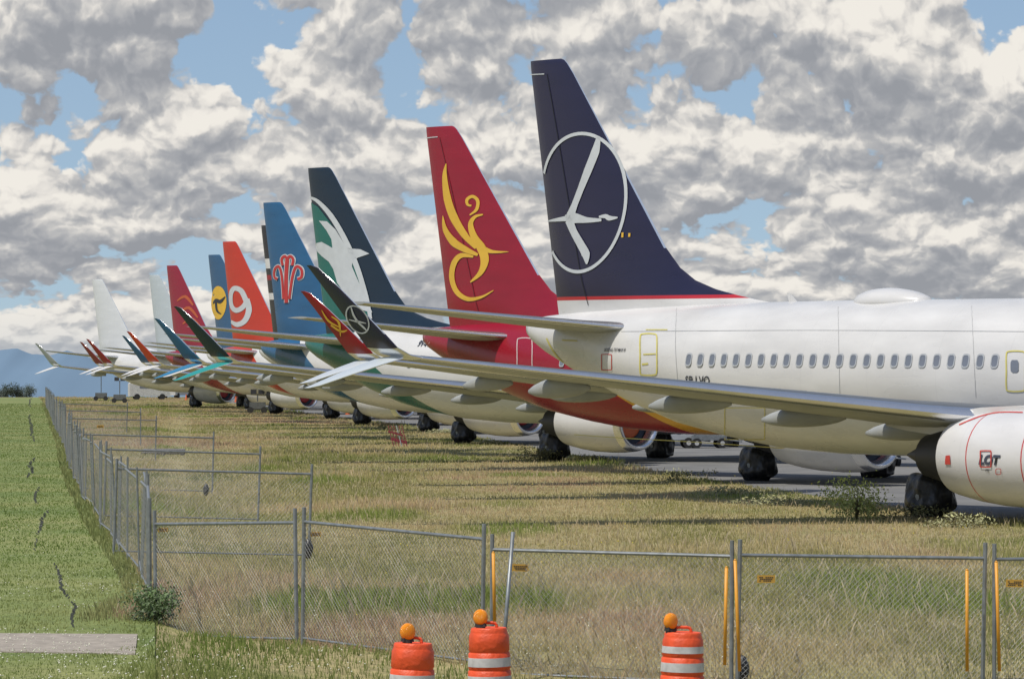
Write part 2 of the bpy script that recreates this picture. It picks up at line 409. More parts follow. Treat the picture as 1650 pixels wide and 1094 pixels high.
p4=aircraft(423,330,48.6,'white airliner with blue tail bearing a red flower',livery('blue_tail',blue,[],.3,.2),livery('blue_belly_paint',WHITE,[(blue,[(-1,-1.6,12.0,0)])]),flat('blue_winglet',blue),flat('blue_winglet_b',(.03,.17,.32)),None,M_redcover,14,9.1)
p5=aircraft(420,366,49.3,'white airliner with black, white and red striped tail',livery('striped_tail',(.02,.02,.025),[(WHITE,[(0,-1,10.3,0),(0,1,-9.7,0)]),(red,[(0,-1,9.3,0),(0,1,-9.0,0)]),(WHITE,[(0,-1,8.2,0),(0,1,-7.8,0)])]),M_white,flat('teal_winglet_c',(.02,.22,.22)))
p6=aircraft(358,392,50.5,'white airliner with red tail bearing a white numeral nine',flat('orange_tail',org),livery('orange_rear',WHITE,[(org,[(-1,-1.5,12.0,0)])]),flat('orange_winglet',org))
p7=aircraft(335,413,50.5,'white airliner with blue tail bearing a yellow disc',flat('blue_tail_b',(.03,.09,.18)),M_white,flat('blue_winglet_c',(.02,.08,.18)))
p8=aircraft(268,430,50.5,'airliner with red tail bearing orange feather stripes',flat('red_tail_b',(.24,.012,.03)),livery('red_rear_b',WHITE,[(red,[(-1,-1.8,14.5,0)])]),flat('red_winglet_b',red))
p9=aircraft(240,445,49.5,'unpainted pale grey tail airliner in the row',flat('pale_tail',(.42,.47,.5)),M_white,flat('red_winglet_c',(.2,.02,.03)))
p10=aircraft(148,452,46.5,'plain white airliner with white tail at the row end',flat('white_tail',(.56,.58,.6)),M_white,flat('grey_winglet',(.35,.37,.38)))

# emblems
M_logo=pbr('emblem_white',(.48,.51,.53),.35); M_gold=pbr('emblem_gold',(.62,.38,.04),.4); M_kred=pbr('emblem_red',(.42,.03,.03),.4)
M_green=pbr('emblem_green',grn,.35)
def te_x(y): return 853+(y-118)*(47/387.)
cp=[]
for k in range(73):
    t=2*math.pi*k/72; cp.append((942+72*math.cos(t),327-114*math.sin(t)))
arcs=[]
for i in range(72):
    a,b_=cp[i],cp[i+1]
    def inn(q,f): return (942+(q[0]-942)*f[0],327+(q[1]-327)*f[1])
    f=(1-4.5/72,1-5.5/114)
    quad=[a,b_,inn(b_,f),inn(a,f)]
    if all(q[0]>te_x(q[1])+1.5 for q in quad): arcs.append(quad)
crane=stroke([(966,222),(963,245),(954,275),(944,305),(935,330),(928,348)],[5,12,12,10,10,14])+\
 stroke([(882,357),(900,355),(918,353),(932,352)],[1,5,8,13])+\
 stroke([(920,354),(935,352),(955,355),(978,355)],[14,17,9,4])+stroke([(974,350),(984,349),(990,352),(1002,351)],[3,7,8,2])+\
 stroke([(926,356),(934,374),(946,394),(955,410),(957,426)],[14,12,13,14,2])
em=decal(p1,'tail_emblem',arcs+crane,fin_t,M_logo,1)
decal(p1,'tail_mark',[[(1009,375),(1012,375),(1012,383),(1009,383)]],fin_t,M_gold,0); decal(p1,'tail_mark',[[(1019,376),(1022,376),(1022,382),(1019,382)]],fin_t,M_gold,0)
M_seamd=pbr('seam_dark',(.003,.004,.010),.5)
decal(p1,'rudder_seam',stroke([(884,120),(905,225),(925,330),(944,430),(958,492)],1.3),fin_t,M_seamd,1,parent=p1.fin,eps=.012)
decal(p1,'rudder_seam',stroke([(853,121),(880,120)],1.6),fin_t,M_logo,1,parent=p1.fin,eps=.02)
decal(p2,'rudder_seam',stroke([(710,222),(735,320),(762,430),(780,505)],1.2),fin_t,pbr('seam_red',(.10,.004,.01),.5),1,parent=p2.fin,eps=.012)
decal(p2,'rudder_seam',stroke([(685,223),(707,221)],1.4),fin_t,M_logo,1,parent=p2.fin,eps=.02)
ph=[]
ph+=stroke([(722,264),(720,285),(725,320),(736,350),(754,378),(774,400)],[1,8,13,14,11,5])
ph+=stroke([(717,348),(721,370),(736,390),(756,402),(777,411)],[1,9,13,10,4])
ph+=stroke([(764,332),(758,330),(757,322),(765,317),(773,324),(772,338),(762,347)],[3,4,5,5,5,5,2])
ph+=stroke([(782,346),(770,350),(764,362),(770,382),(782,400),(788,420),(782,440),(766,455)],[2,5,8,11,14,13,8,2])
ph+=stroke([(784,401),(800,406),(823,406)],[10,5,.6])
ph+=stroke([(770,414),(750,412),(737,425),(733,448),(742,470),(762,482),(785,479),(804,468)],[3,8,10,10,9,7,4,1])
decal(p2,'tail_emblem',ph,fin_t,M_gold,1)
decal(p3,'tail_colour_panel',[[(500,326),(515,334),(535,358),(556,390),(576,425),(592,465),(603,516),(523,516)]],fin_t,M_green,5,eps=.012)
bird=stroke([(498,318),(515,325),(537,348),(560,386),(580,430),(597,480),(606,514)],[3,6,8,8,8,7,5])+\
 [[(507,393),(522,390),(534,396),(541,400),(539,386),(530,371),(517,356),(531,357),(545,370),(555,386),(562,398),(572,401),(584,402),(597,409),(582,415),(573,420),(573,430),(582,450),(593,472),(608,504),(593,500),(568,480),(550,456),(543,434),(535,422),(522,413),(512,405)]]
decal(p3,'tail_emblem',bird,fin_t,M_logo,2,eps=.03)
wf=[];rf=[]
for pts,w in ([[(467,488),(466,450),(467,418)],6],[[(462,482),(459,447),(454,430),(446,434),(445,446),(451,450)],4],[[(472,482),(476,447),(481,430),(489,434),(490,446),(484,450)],4],[[(460,428),(458,418),(463,413),(467,418)],4],[[(467,418),(471,413),(476,418),(475,428)],4]):
    wf+=stroke(pts,w+3); rf+=stroke(pts,w)
decal(p4,'tail_emblem',wf,fin_t,M_logo,1,eps=.02); decal(p4,'tail_emblem',rf,fin_t,M_kred,1,eps=.045)
nine=stroke([(398,480),(391,468),(380,465),(374,475),(375,492),(383,500),(393,497),(400,488)],8,closed=True)+stroke([(401,482),(405,500),(399,517),(386,523),(373,518)],[8,9,9,8,5])
decal(p6,'tail_emblem',nine,fin_t,M_logo,1)
disc=[[(354+14*math.cos(t),488+27*math.sin(t)) for t in np.linspace(0,2*math.pi,24,endpoint=False)]]
decal(p7,'tail_emblem',disc,fin_t,M_gold,2); decal(p7,'tail_emblem',stroke([(341,492),(350,484),(358,486),(366,478)],[1,5,6,1])+stroke([(350,484),(352,500),(360,506)],[4,4,1]),fin_t,M_text,1,eps=.04)
decal(p8,'tail_emblem',stroke([(288,485),(300,478),(312,492)],[2,5,2])+stroke([(292,505),(306,496),(320,512)],[2,5,2])+stroke([(298,522),(312,514),(326,528)],[2,5,2]),fin_t,pbr('emblem_dull_orange',(.42,.09,.03),.4),1)
def wsurf(x,z): return wl_y(z)
wc=[]
for k in range(24):
    t0=2*math.pi*k/24;t1=2*math.pi*(k+1)/24
    wc.append([(574+18*math.cos(t0),515+23*math.sin(t0)),(574+18*math.cos(t1),515+23*math.sin(t1)),(574+16*math.cos(t1),515+21*math.sin(t1)),(574+16*math.cos(t0),515+21*math.sin(t0))])
wc+=stroke([(570,495),(570,508),(573,518)],[1.5,3.5,4])+stroke([(560,515),(574,519)],[1,3.5])+stroke([(573,518),(586,521)],[4,1])+stroke([(573,519),(580,528),(584,534)],[3,3.5,1])
decal(p1,'winglet_emblem',wc,wsurf,M_logo,0,y0=-17.15,parent=p1.uws,eps=.05)
decal(p2,'winglet_emblem',stroke([(527,500),(533,517),(547,527)],[1,4,2])+stroke([(535,524),(548,534),(559,532)],[3,4,1])+stroke([(540,510),(549,520),(545,542)],[2,4,1]),wsurf,M_gold,0,y0=-17.15,parent=p2.uws,eps=.05)
def fd(p,name,polys,mat,eps=.012,sub=1): return decal(p,name,polys,fus_y,mat,sub,y0=-1.6,parent=p.fus,eps=eps,iters=5)
fd(p1,'door_tape',rectc(1031,538,1058,604,2.2,.15),M_yel); fd(p1,'door_handle_tape',stroke([(1036,571),(1056,570)],2,n=2),M_yel)
fd(p1,'door_handle_tape',stroke([(1034,587),(1044,586)],3,n=1),M_yel)
fd(p1,'door_tape',rectc(1621,566,1651,630,2.2,.15),M_yel)
M_seamg=pbr('seam_grey',(.32,.33,.34),.5)
fd(p1,'door_window',[[(1630,580),(1639,580),(1641,584),(1641,597),(1638,600),(1631,600),(1628,597),(1628,584)]],M_glass)
for st_,w_ in (([(1040,531),(1075,531)],1.5),([(880,545),(890,565),(905,585)],2.5),([(905,548),(930,549)],2),([(925,700),(1010,706),(1120,712),(1260,722)],1.2)): fd(p1,'panel_tape',stroke(st_,w_,n=3),M_yel)
fd(p1,'panel_tape',rectc(1168,657,1232,708,1.2,.08),M_yel)
fd(p1,'hatch_outline',rectc(969,571,985,596,1.2,.1),M_redline)
for st_ in ([(1000,534),(1300,532),(1650,534)],[(1350,494),(1351,560),(1353,640)],[(1090,496),(1088,560),(1094,640)],[(1565,492),(1568,560),(1572,640)],[(990,606),(1300,630)]): fd(p1,'panel_seam',stroke(st_,.6),M_seamg,.008)
x,z=px2b(p1,970,566,-1.3); text_on(p1,'BOEING 737 MAX 8',.125,x,z,fus_y,M_text,p1.fus,.3,.002)
x,z=px2b(p1,1101,620,-1.75); text_on(p1,'SP-LVO',.34,x,z,fus_y,M_text,p1.fus,.15,.005)
x,z=px2b(p1,1646,560,-1.85); text_on(p1,'LOT',1.0,x,z,fus_y,M_text,p1.fus,.3,.02)
def nsurf(x,z):
    r=nac_r(x); return EY+math.sqrt(max(0,r*r-(z-EZ)**2))
x,z=px2b(p1,1576,747,-5.95); text_on(p1,'LOT',.29,x,z,nsurf,pbr('cowling_lettering',(.05,.06,.09),.5),p1.eng[-1],.25,.018,sx=1.2,eps=.015)
x,z=px2b(p1,1586,760,-5.95); text_on(p1,'HB',.10,x,z,nsurf,M_text,p1.eng[-1],eps=.015)
for mm_ in (rectc(1580,726,1597,752,1.8,.1),rectc(1605,755,1613,764,1),[[(1524,734),(1531,733),(1532,748),(1523,748)]]):
    decal(p1,'cowling_marking',mm_,nsurf,M_redline,1,y0=-5.9,parent=p1.eng[-1],eps=.02,iters=4)
decal(p1,'cowling_tape',stroke([(1545,684),(1580,670),(1610,664),(1648,664)],2),nsurf,M_redline,1,y0=-5.6,parent=p1.eng[-1],eps=.012,iters=4)
fd(p2,'door_outline',rectc(833,545,857,612,1.5,.15),pbr('pale_outline',(.5,.4,.4),.5))
x,z=px2b(p3,664,558,-1.7); text_on(p3,'9V-MBA',.36,x,z,fus_y,M_text,p3.fus,.1,.01)
fd(p3,'door_outline',rectc(735,548,752,596,1.4,.15),M_yel)

# ---------------------------------------------------------------- ground
FT=[(61.9,-5.57),(72.2,-6.85),(81.3,-8.09),(92.3,-9.5),(118,-12.7),(149,-16.4),(187,-20.8),(236,-26.7),(310,-35.5),(406,-47),(520,-61)]
def fence_x(y): return float(np.interp(y,[a for a,_ in FT],[b_ for _,b_ in FT]))
ys=list(np.concatenate([[-200,-50,0,20,35],np.arange(42,70,1.0),np.arange(70,130,4),np.arange(130,520,10),[520,530,545,570,600,700,900,1500,3000,8000,30000]]))
V=[];F=[]
for y in ys:
    yy=max(y,40)
    for x in [-30000,-3000,-.6*yy]+list(np.linspace(-.2,.2,54)*yy)+[.6*yy,3000,30000]: V.append((x,y,gz(x,y)))
n=60
for i in range(len(ys)-1):
    for j in range(n-1): F.append((i*n+j,i*n+j+1,(i+1)*n+j+1,(i+1)*n+j))
M_gnd,nt,b=nmat('field_soil'); N=nt.nodes; L=nt.links
tc=N.new('ShaderNodeTexCoord')
def noise(sc,det=5,vec=None,rough=.6):
    n=N.new('ShaderNodeTexNoise'); n.inputs['Scale'].default_value=sc; n.inputs['Detail'].default_value=det; n.inputs['Roughness'].default_value=rough
    L.new(vec if vec is not None else tc.outputs['Object'],n.inputs['Vector']); return n.outputs['Fac']
def ramp(fac,stops):
    r=N.new('ShaderNodeValToRGB'); e=r.color_ramp.elements
    e[0].position=stops[0][0]; e[0].color=list(stops[0][1])+[1]; e[1].position=stops[-1][0]; e[1].color=list(stops[-1][1])+[1]
    for q,c in stops[1:-1]: k=e.new(q); k.color=list(c)+[1]
    L.new(fac,r.inputs[0]); return r.outputs[0]
def mulc(c1,c2,b):
    mx=N.new('ShaderNodeMix'); mx.data_type='RGBA'; mx.blend_type='MULTIPLY'; mx.inputs[0].default_value=1; L.new(c1,mx.inputs[6]); L.new(c2,mx.inputs[7]); L.new(mx.outputs[2],b.inputs['Base Color'])
c1=ramp(noise(.12,6),[(.35,(.22,.22,.08)),(.5,(.36,.30,.16)),(.65,(.26,.25,.10))])
c2=ramp(noise(6,5),[(.3,(.55,.55,.5)),(.7,(1.1,1.1,1.0))])
mulc(c1,c2,b); b.inputs['Roughness'].default_value=.95
mk('ground',V,F,[M_gnd],kind='structure')
V=[];F=[];yl=list(np.concatenate([np.arange(41,70,1.0),np.arange(70,130,4),np.arange(130,516,8)])); nx=26
for y in yl:
    xr=fence_x(max(y,61.9)) if y>=57 else -.0885*y
    for t in np.linspace(0,1,nx): x=-.26*y+(xr+.26*y)*t; V.append((x,y,gz(x,y)+.012))
for i in range(len(yl)-1):
    for j in range(nx-1): F.append((i*nx+j,i*nx+j+1,(i+1)*nx+j+1,(i+1)*nx+j))
M_lawn,nt,b=nmat('mown_lawn'); N=nt.nodes; L=nt.links; tc=N.new('ShaderNodeTexCoord')
c1=ramp(noise(.15,6),[(.35,(.13,.185,.045)),(.5,(.19,.23,.07)),(.68,(.26,.27,.10))]); c2=ramp(noise(9,5),[(.3,(.55,.55,.5)),(.7,(1.1,1.1,1.0))]); mulc(c1,c2,b); b.inputs['Roughness'].default_value=.95
mk('lawn_ground',V,F,[M_lawn],kind='structure')
AE=[(46,30),(75,19),(93.6,11.9),(110,9.3),(137.6,5.4),(180,1.6),(228,-3.5),(275,-9),(330,-17),(390,-25),(450,-33),(515,-42)]
V=[];F=[];yy=np.arange(60,516,1.5)
for y in yy:
    e=float(np.interp(y,[a for a,_ in AE],[b_ for _,b_ in AE]))+.5*mnoise.noise(Vector((y*.25,0,0)))+.35*mnoise.noise(Vector((y*1.3,3,0)))
    for x in (e,e+3,e+20,e+120,e+400): V.append((x,y,.006))
n=5
for i in range(len(yy)-1):
    for j in range(n-1): F.append((i*n+j,i*n+j+1,(i+1)*n+j+1,(i+1)*n+j))
M_asph,nt,b=nmat('asphalt'); N=nt.nodes; L=nt.links; tc=N.new('ShaderNodeTexCoord')
c1=ramp(noise(.25,6),[(.3,(.10,.10,.10)),(.6,(.17,.17,.165)),(.8,(.13,.13,.125))])
L.new(c1,b.inputs['Base Color']); b.inputs['Roughness'].default_value=.85
mk('apron_pavement',V,F,[M_asph],kind='structure')
c=[gxy(-120,1022,.15),gxy(222,1024,.15),gxy(218,1056,.15),gxy(-120,1050,.15)]
top=[(x,y,.178) for x,y in c]; bot=[(x,y,.1) for x,y in c]
V=bot+top; F=[(4,5,6,7),(0,1,5,4),(1,2,6,5),(2,3,7,6),(3,0,4,7)]
mk('concrete_path',V,F,[pbr('concrete',(.34,.30,.25),.85,0,.3,5,bump=.3)],smooth=False,kind='structure')
PATH=c

CRK=([(88,908),(98,930),(100,950),(112,965)],[(116,970),(122,980),(116,995),(118,1012)],[(78,822),(68,838),(66,848),(60,862)],[(58,868),(57,888)],[(58,738),(48,750),(52,758),(44,770)],[(48,668),(50,690),(54,712)],[(64,785),(58,800),(60,812)],[(50,640),(47,655)])
crackpts=[]
V=[];F=[]
for pts in CRK:
    st_=stroke(pts,[2]+[5]*(len(pts)-2)+[2],n=8)
    for q in st_:
        o=len(V); jx=random.uniform(-2,2)
        for (a,b_) in q:
            x,y=gxy(a+jx,b_,.15); V.append((x,y,gz(x,y)+.018))
        crackpts.append((sum(v[0] for v in V[o:])/4,sum(v[1] for v in V[o:])/4))
        F.append((o,o+1,o+2,o+3))
mk('lawn_crack',V,F,[pbr('dark_soil',(.025,.028,.016),.95)],smooth=False,kind='structure')
crackpts=np.array(crackpts)

def vnoise(x,y,sc,seed):
    r=np.random.default_rng(seed).random((256,256)); X=x*sc; Y=y*sc
    xi=np.floor(X).astype(int); yi=np.floor(Y).astype(int); fx=X-xi; fy=Y-yi; fx=fx*fx*(3-2*fx); fy=fy*fy*(3-2*fy)
    a=r[xi%256,yi%256]; b_=r[(xi+1)%256,yi%256]; c_=r[xi%256,(yi+1)%256]; d=r[(xi+1)%256,(yi+1)%256]
    return (a*(1-fx)+b_*fx)*(1-fy)+(c_*(1-fx)+d*fx)*fy
M_blade,nt,b=nmat('grass_blades'); N=nt.nodes; L=nt.links
N.remove(b)
at_=N.new('ShaderNodeAttribute'); at_.attribute_name='col'
df=N.new('ShaderNodeBsdfDiffuse'); L.new(at_.outputs['Color'],df.inputs['Color'])
tr=N.new('ShaderNodeBsdfTranslucent'); L.new(at_.outputs['Color'],tr.inputs['Color']); ms=N.new('ShaderNodeMixShader'); ms.inputs[0].default_value=.42
out=N['Material Output']; L.new(df.outputs[0],ms.inputs[1]); L.new(tr.outputs[0],ms.inputs[2]); L.new(ms.outputs[0],out.inputs['Surface'])
gzv=np.vectorize(gz); fxv=lambda y: np.interp(y,[a for a,_ in FT],[b_ for _,b_ in FT]); apv=lambda y: np.interp(y,[a for a,_ in AE],[b_ for _,b_ in AE])
def front_y(x): return np.interp(x,[-6,-4.9,-2.8,-.3,2.65,5.75,9],[56,55.6,52.8,49.6,48.5,48.6,48.8])
def blades(name,N_,Da,Db,kind,az=.15):
    u=rng.random(N_); D=(Da**.25+u*(Db**.25-Da**.25))**4
    x=(rng.random(N_)*2-1)*az*D; y=D
    x+= .25*(vnoise(x,y,1.3,1)-.5)
    outside=(x<fxv(y)) & (y>55) | (y<front_y(x)-.2)
    inpath=(y>PATH[3][1]-.05)&(y<PATH[0][1]+.05)&(x<PATH[1][0]+.03)
    if kind=='lawn': keep=outside & ~inpath
    else: keep=(~outside) & (x<apv(y)+.5*(vnoise(x,y,.8,5)-.2)) & ~inpath
    x=x[keep];y=y[keep];D=D[keep]
    if kind=='lawn':
        bad=np.zeros(len(x),bool)
        for (cx_,cy_) in crackpts: bad|=(np.abs(x-cx_)<.0004*cy_)&(y<cy_+.25)&(y>cy_-.5)
        x=x[~bad];y=y[~bad];D=D[~bad]
    n=len(x)
    z=gzv(x,y)
    big=vnoise(x,y*.3,.12,2)*.5+vnoise(x,y*.35,.5,3)*.5; fine=vnoise(x,y*.7,2.4,4); r=rng.random(n)
    if kind=='lawn':
        h=(.016+.026*r)*(.5+1.1*fine)+.012
        right=(y<56)&(x>-4.4); h=np.where(right,h*2.4,h)
        near=(~right)&(np.abs(x-fxv(y))<.35)&(y>55); h=np.where(near,h*3.2,h)
        w=.0055*(D/50)**.95*(1+.4*rng.random(n))
        g1=np.array([.175,.25,.06]); g2=np.array([.32,.34,.13]); t=np.clip((big-.38)*2.1+ (r-.5)*.45,0,1)[:,None]
        col=g1*(1-t)+g2*t
        col=np.where((near)[:,None],col*.6+np.array([.4,.35,.2])*.35,col)
    else:
        patch=np.clip((vnoise(x,y*.3,.22,8)-.35)*2.2,0.1,1)
        h=(.04+.15*r)*(.45+.75*fine)*(.5+.6*patch)
        w=.0038*(D/50)**1.02*(1+.5*rng.random(n))
        cols=np.array([[.24,.27,.09],[.40,.37,.16],[.60,.49,.27],[.52,.36,.24]])
        t=np.clip(big*5.0-.95+(r-.5)*1.2,0,2.999); i0=t.astype(int); f=(t-i0)[:,None]
        col=cols[i0]*(1-f)+cols[np.minimum(i0+1,3)]*f
        gp=np.clip((vnoise(x,y*.4,.33,21)-.70)*5,0,1)[:,None]; col=col*(1-gp)+np.array([.26,.32,.09])*gp; h=h*(1+.6*gp[:,0])
        tall=rng.random(n)<.06; h=np.where(tall,h*1.5+.06,h); w=np.where(tall,w*.6,w); col=np.where(tall[:,None],col*.4+np.array([.66,.55,.43])*.6,col)
    col=col*(.78+.42*rng.random(n))[:,None]
    ang=rng.random(n)*math.pi; lean=(rng.random((n,2))-.5)*h[:,None]*.85
    V=np.zeros((n,4,3)); cx_=np.cos(ang)*w; cy_=np.sin(ang)*w*.5
    V[:,0]=np.stack([x-cx_,y-cy_,z-.01],1); V[:,1]=np.stack([x+cx_,y+cy_,z-.01],1)
    V[:,2]=np.stack([x+cx_*.8+lean[:,0]*.5,y+cy_*.8+lean[:,1]*.5,z+h*.65],1)
    V[:,3]=np.stack([x+lean[:,0],y+lean[:,1],z+h],1)
    me=bpy.data.meshes.new(name); me.vertices.add(n*4); me.vertices.foreach_set('co',V.ravel())
    base=np.arange(n)*4
    lp=np.stack([base,base+1,base+2,base,base+2,base+3],1).ravel()
    me.loops.add(n*6); me.loops.foreach_set('vertex_index',lp.astype(np.int32))
    me.polygons.add(n*2); me.polygons.foreach_set('loop_start',(np.arange(n*2)*3).astype(np.int32)); me.update(calc_edges=True)
    ca=me.color_attributes.new('col','FLOAT_COLOR','POINT')
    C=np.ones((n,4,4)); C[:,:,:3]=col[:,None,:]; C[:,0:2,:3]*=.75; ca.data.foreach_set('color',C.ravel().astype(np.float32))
    me.materials.append(M_blade)
    o=bpy.data.objects.new(name,me); COL.objects.link(o); o['kind']='stuff'; return o
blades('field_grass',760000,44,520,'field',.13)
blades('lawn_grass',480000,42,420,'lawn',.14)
def flowers(name,N_,regs,col,s0):
    V=[];F=[]
    for _ in range(N_):
        px=random.uniform(*regs[0]); py=random.uniform(*regs[1]); x,y=gxy(px,py)
        if vnoise(np.array([x]),np.array([y]),.5,9)[0]<.45: continue
        z=gz(x,y)+random.uniform(.04,.10); s=s0*random.uniform(.6,1.3); o=len(V)
        V+=[(x-s,y,z),(x,y-s,z+s*.3),(x+s,y,z),(x,y+s,z+s*.3),(x,y,z+s*1.1),(x,y,z-s*.5)]
        F+=[(o,o+1,o+4),(o+1,o+2,o+4),(o+2,o+3,o+4),(o+3,o,o+4),(o+1,o,o+5),(o+2,o+1,o+5)]
    mk(name,V,F,[col],kind='stuff')
M_fw=pbr('clover_white',(.62,.62,.5),.8); M_fy=pbr('flower_yellow',(.6,.5,.05),.8)
flowers('clover_flowers',2800,((-100,1750),(960,1140)),M_fw,.012)
flowers('clover_flowers',900,((-100,240),(860,1100)),M_fw,.009)
flowers('yellow_flowers',500,((260,1650),(740,1000)),M_fy,.015)

# ---------------------------------------------------------------- shrubs & trees
M_leaf,nt,b=nmat('leaf'); N=nt.nodes; L=nt.links
at_=N.new('ShaderNodeAttribute'); at_.attribute_name='col'; L.new(at_.outputs['Color'],b.inputs['Base Color']); b.inputs['Roughness'].default_value=.6
def leafcloud(name,n,r,h,leaf,base):
    V=[];F=[];C=[]
    cl=[Vector((random.gauss(0,.45)*r,random.gauss(0,.45)*r,random.uniform(.1,.8)*h)) for _ in range(max(5,n//60))]
    for _ in range(n):
        c_=random.choice(cl); q=c_+Vector((random.gauss(0,.22)*r,random.gauss(0,.22)*r,random.gauss(0,.14)*h)); q.z=max(.02,q.z)
        d=Vector((random.gauss(0,1),random.gauss(0,1),random.gauss(0,1))).normalized(); e=d.orthogonal().normalized(); s=leaf*random.uniform(.6,1.3)
        o=len(V); V+=[q-d*s,q+e*s*.4,q+d*s,q-e*s*.4]; F.append((o,o+1,o+2,o+3))
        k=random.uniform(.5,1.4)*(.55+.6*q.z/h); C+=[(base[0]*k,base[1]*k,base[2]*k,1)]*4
    me=bpy.data.meshes.new(name); me.from_pydata(V,[],F); ca=me.color_attributes.new('col','FLOAT_COLOR','POINT'); ca.data.foreach_set('color',np.array(C,dtype=np.float32).ravel()); me.materials.append(M_leaf); return me
M_stem=pbr('stem',(.12,.1,.05),.8)
def plant(kind,x,y,me,label,cat,stem=.4,group=None):
    e=empty(kind,(x,y,gz(x,y)),cat,label,group,random.uniform(0,6))
    mk('foliage',None,None,None,e,mesh=me)
    A=Acc()
    for k in range(5): A.add(tube((0,0,0),(random.uniform(-.3,.3)*stem,random.uniform(-.3,.3)*stem,stem*random.uniform(.7,1.2)),.012*stem*2.5,5,.004))
    mk('stem',A.V,A.F,[M_stem],e)
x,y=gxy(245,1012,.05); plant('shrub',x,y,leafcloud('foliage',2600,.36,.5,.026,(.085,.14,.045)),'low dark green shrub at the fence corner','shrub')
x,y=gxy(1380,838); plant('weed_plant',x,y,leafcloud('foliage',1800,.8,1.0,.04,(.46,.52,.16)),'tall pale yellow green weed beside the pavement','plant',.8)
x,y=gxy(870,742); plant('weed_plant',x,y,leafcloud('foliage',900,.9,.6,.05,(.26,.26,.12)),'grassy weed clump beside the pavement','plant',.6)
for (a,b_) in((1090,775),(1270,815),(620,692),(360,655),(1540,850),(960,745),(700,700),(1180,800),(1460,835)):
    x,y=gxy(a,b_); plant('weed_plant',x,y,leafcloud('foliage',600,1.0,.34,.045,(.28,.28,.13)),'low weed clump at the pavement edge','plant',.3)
tm=[leafcloud('crown',900,1.5,3.0,.16,(.045,.065,.045)) for _ in range(3)]
for i in range(15):
    px=-50+i*7.0+random.uniform(-2,2); D=700+random.uniform(-20,40); x=(px-CX)*D/FPX
    e=empty('tree',(x,D,gz(x,D)),'tree','small dark green tree on the far field edge','trees on the far field edge',i)
    sc=random.uniform(.6,.95); e.scale=(sc,sc,sc)
    mk('crown',None,None,None,e,mesh=tm[i%3])
    V,F=tube((0,0,0),(0,0,1.6),.12,6,.05); mk('trunk',V,F,[M_dark],e)

# ---------------------------------------------------------------- fence
def panel_mesh(L,s=.065,r=.0026,single=False):
    A=Acc()
    for x in ((.035,) if single else (.035,L-.035)): A.add(tube((x,0,-.05),(x,0,1.83),.018 if single else .027)) 
    A.add(tube((.03,0,1.64),(L-.03,0,1.64),.018 if single else .022)); A.add(tube((.03,0,.12),(L-.03,0,.12),.016))
    fr=data('frame',A.V,A.F,[M_galv],sharp=40)
    A=Acc(); H0,H1=.12,1.64
    for k in range(-int((H1-H0)/s)-1,int(L/s)+1):
        for sg in(1,-1):
            x0=k*s
            t0=max(0,.03-x0); t1=min(H1-H0,L-.03-x0)
            if t1-t0<.03: continue
            a=(x0+t0,0,H0+t0); b_=(x0+t1,0,H0+t1)
            if sg<0: a=(a[0],0,H1+H0-a[2]); b_=(b_[0],0,H1+H0-b_[2])
            A.add((lambda vf:(vf[0],vf[1][:-2]))(tube(a,b_,r,3)))
    ms_=data('chain_link_mesh',A.V,A.F,[M_wire],smooth=False)
    return fr,ms_
PM={}
def fence_panel(x0,y0,x1,y1,z0=None,z1=None,label='galvanised chain link fence panel in dry grass',L=None,s=.066,r=.0024,jit=.008,single=False):
    d=math.hypot(x1-x0,y1-y0); key=(round(L or d,2),s,single)
    if key not in PM: PM[key]=panel_mesh(key[0],s,r,single)
    z0=gz(x0,y0) if z0 is None else z0; z1=gz(x1,y1) if z1 is None else z1
    e=empty('fence_panel',(x0,y0,z0),'fence',label,'chain link fence panels')
    e.rotation_euler=(random.gauss(0,jit),-math.atan2(z1-z0,d)+random.gauss(0,jit*.4),math.atan2(y1-y0,x1-x0))
    mk('frame',None,None,None,e,mesh=PM[key][0]); mk('chain_link_mesh',None,None,None,e,mesh=PM[key][1])
    return e
def at(px,s): D=FPX/s; return ((px-CX)*D/FPX,D)
FL=[(247,117),(483,123),(783,130.5),(1183,134),(1592,133),(2005,131)]
FZ=[-.17,-.03,-.14,-.27,-.34,-.34]
GP=[.04,.03,.04,.0,.04,.04]
pts=[at(*q) for q in FL]
for i in range(len(pts)-1):
    (x0,y0),(x1,y1)=pts[i],pts[i+1]; d=math.hypot(x1-x0,y1-y0); ux,uy=(x1-x0)/d,(y1-y0)/d
    za,zb=FZ[i],FZ[i+1]
    if i==2: za-=.12
    fence_panel(x0+ux*GP[i],y0+uy*GP[i],x1-ux*GP[i+1],y1-uy*GP[i+1],za,zb)
y=61.9; x=-5.57; Lp=3.5
for i in range(1,98):
    yn=y+3.3
    for _ in range(4):
        xn=fence_x(yn); d=math.hypot(xn-x,yn-y); yn=y+(yn-y)*Lp/d
    xn=fence_x(yn); off=random.uniform(-.15,.15)*(1 if i>1 else 0)
    fence_panel(x,y,xn+off*.6,yn,gz(x,y)+random.uniform(-.06,.06),None,L=3.5,s=.17,r=.0012,jit=.035,single=True,label='galvanised chain link fence panel along the mown lawn'); x,y=xn+off*.6,yn
(xa,ya)=pts[0]; fence_panel(xa-.05,ya+.1,-5.57,61.8,0,.15,r=.0018,s=.10)
for (pr,sl,s) in ((500,180,87),(418,165,70),(344,130,57),(252,113,43),(228,104,36),(205,98,30)):
    x1,y1=at(pr,s*.985); x0,y0=at(sl,s); fence_panel(x0,y0,x1,y1,.12,.0,label='cross brace chain link panel standing inside the fence',s=.08,r=.0018,jit=.02)
x,y=at(808,133); V,F=tube((x-.02,y,-.3),(x+.14,y+.3,1.62),.024); mk('leaning_fence_post',V,F,[M_galv],cat='post',label='leaning steel post behind the fence joint')
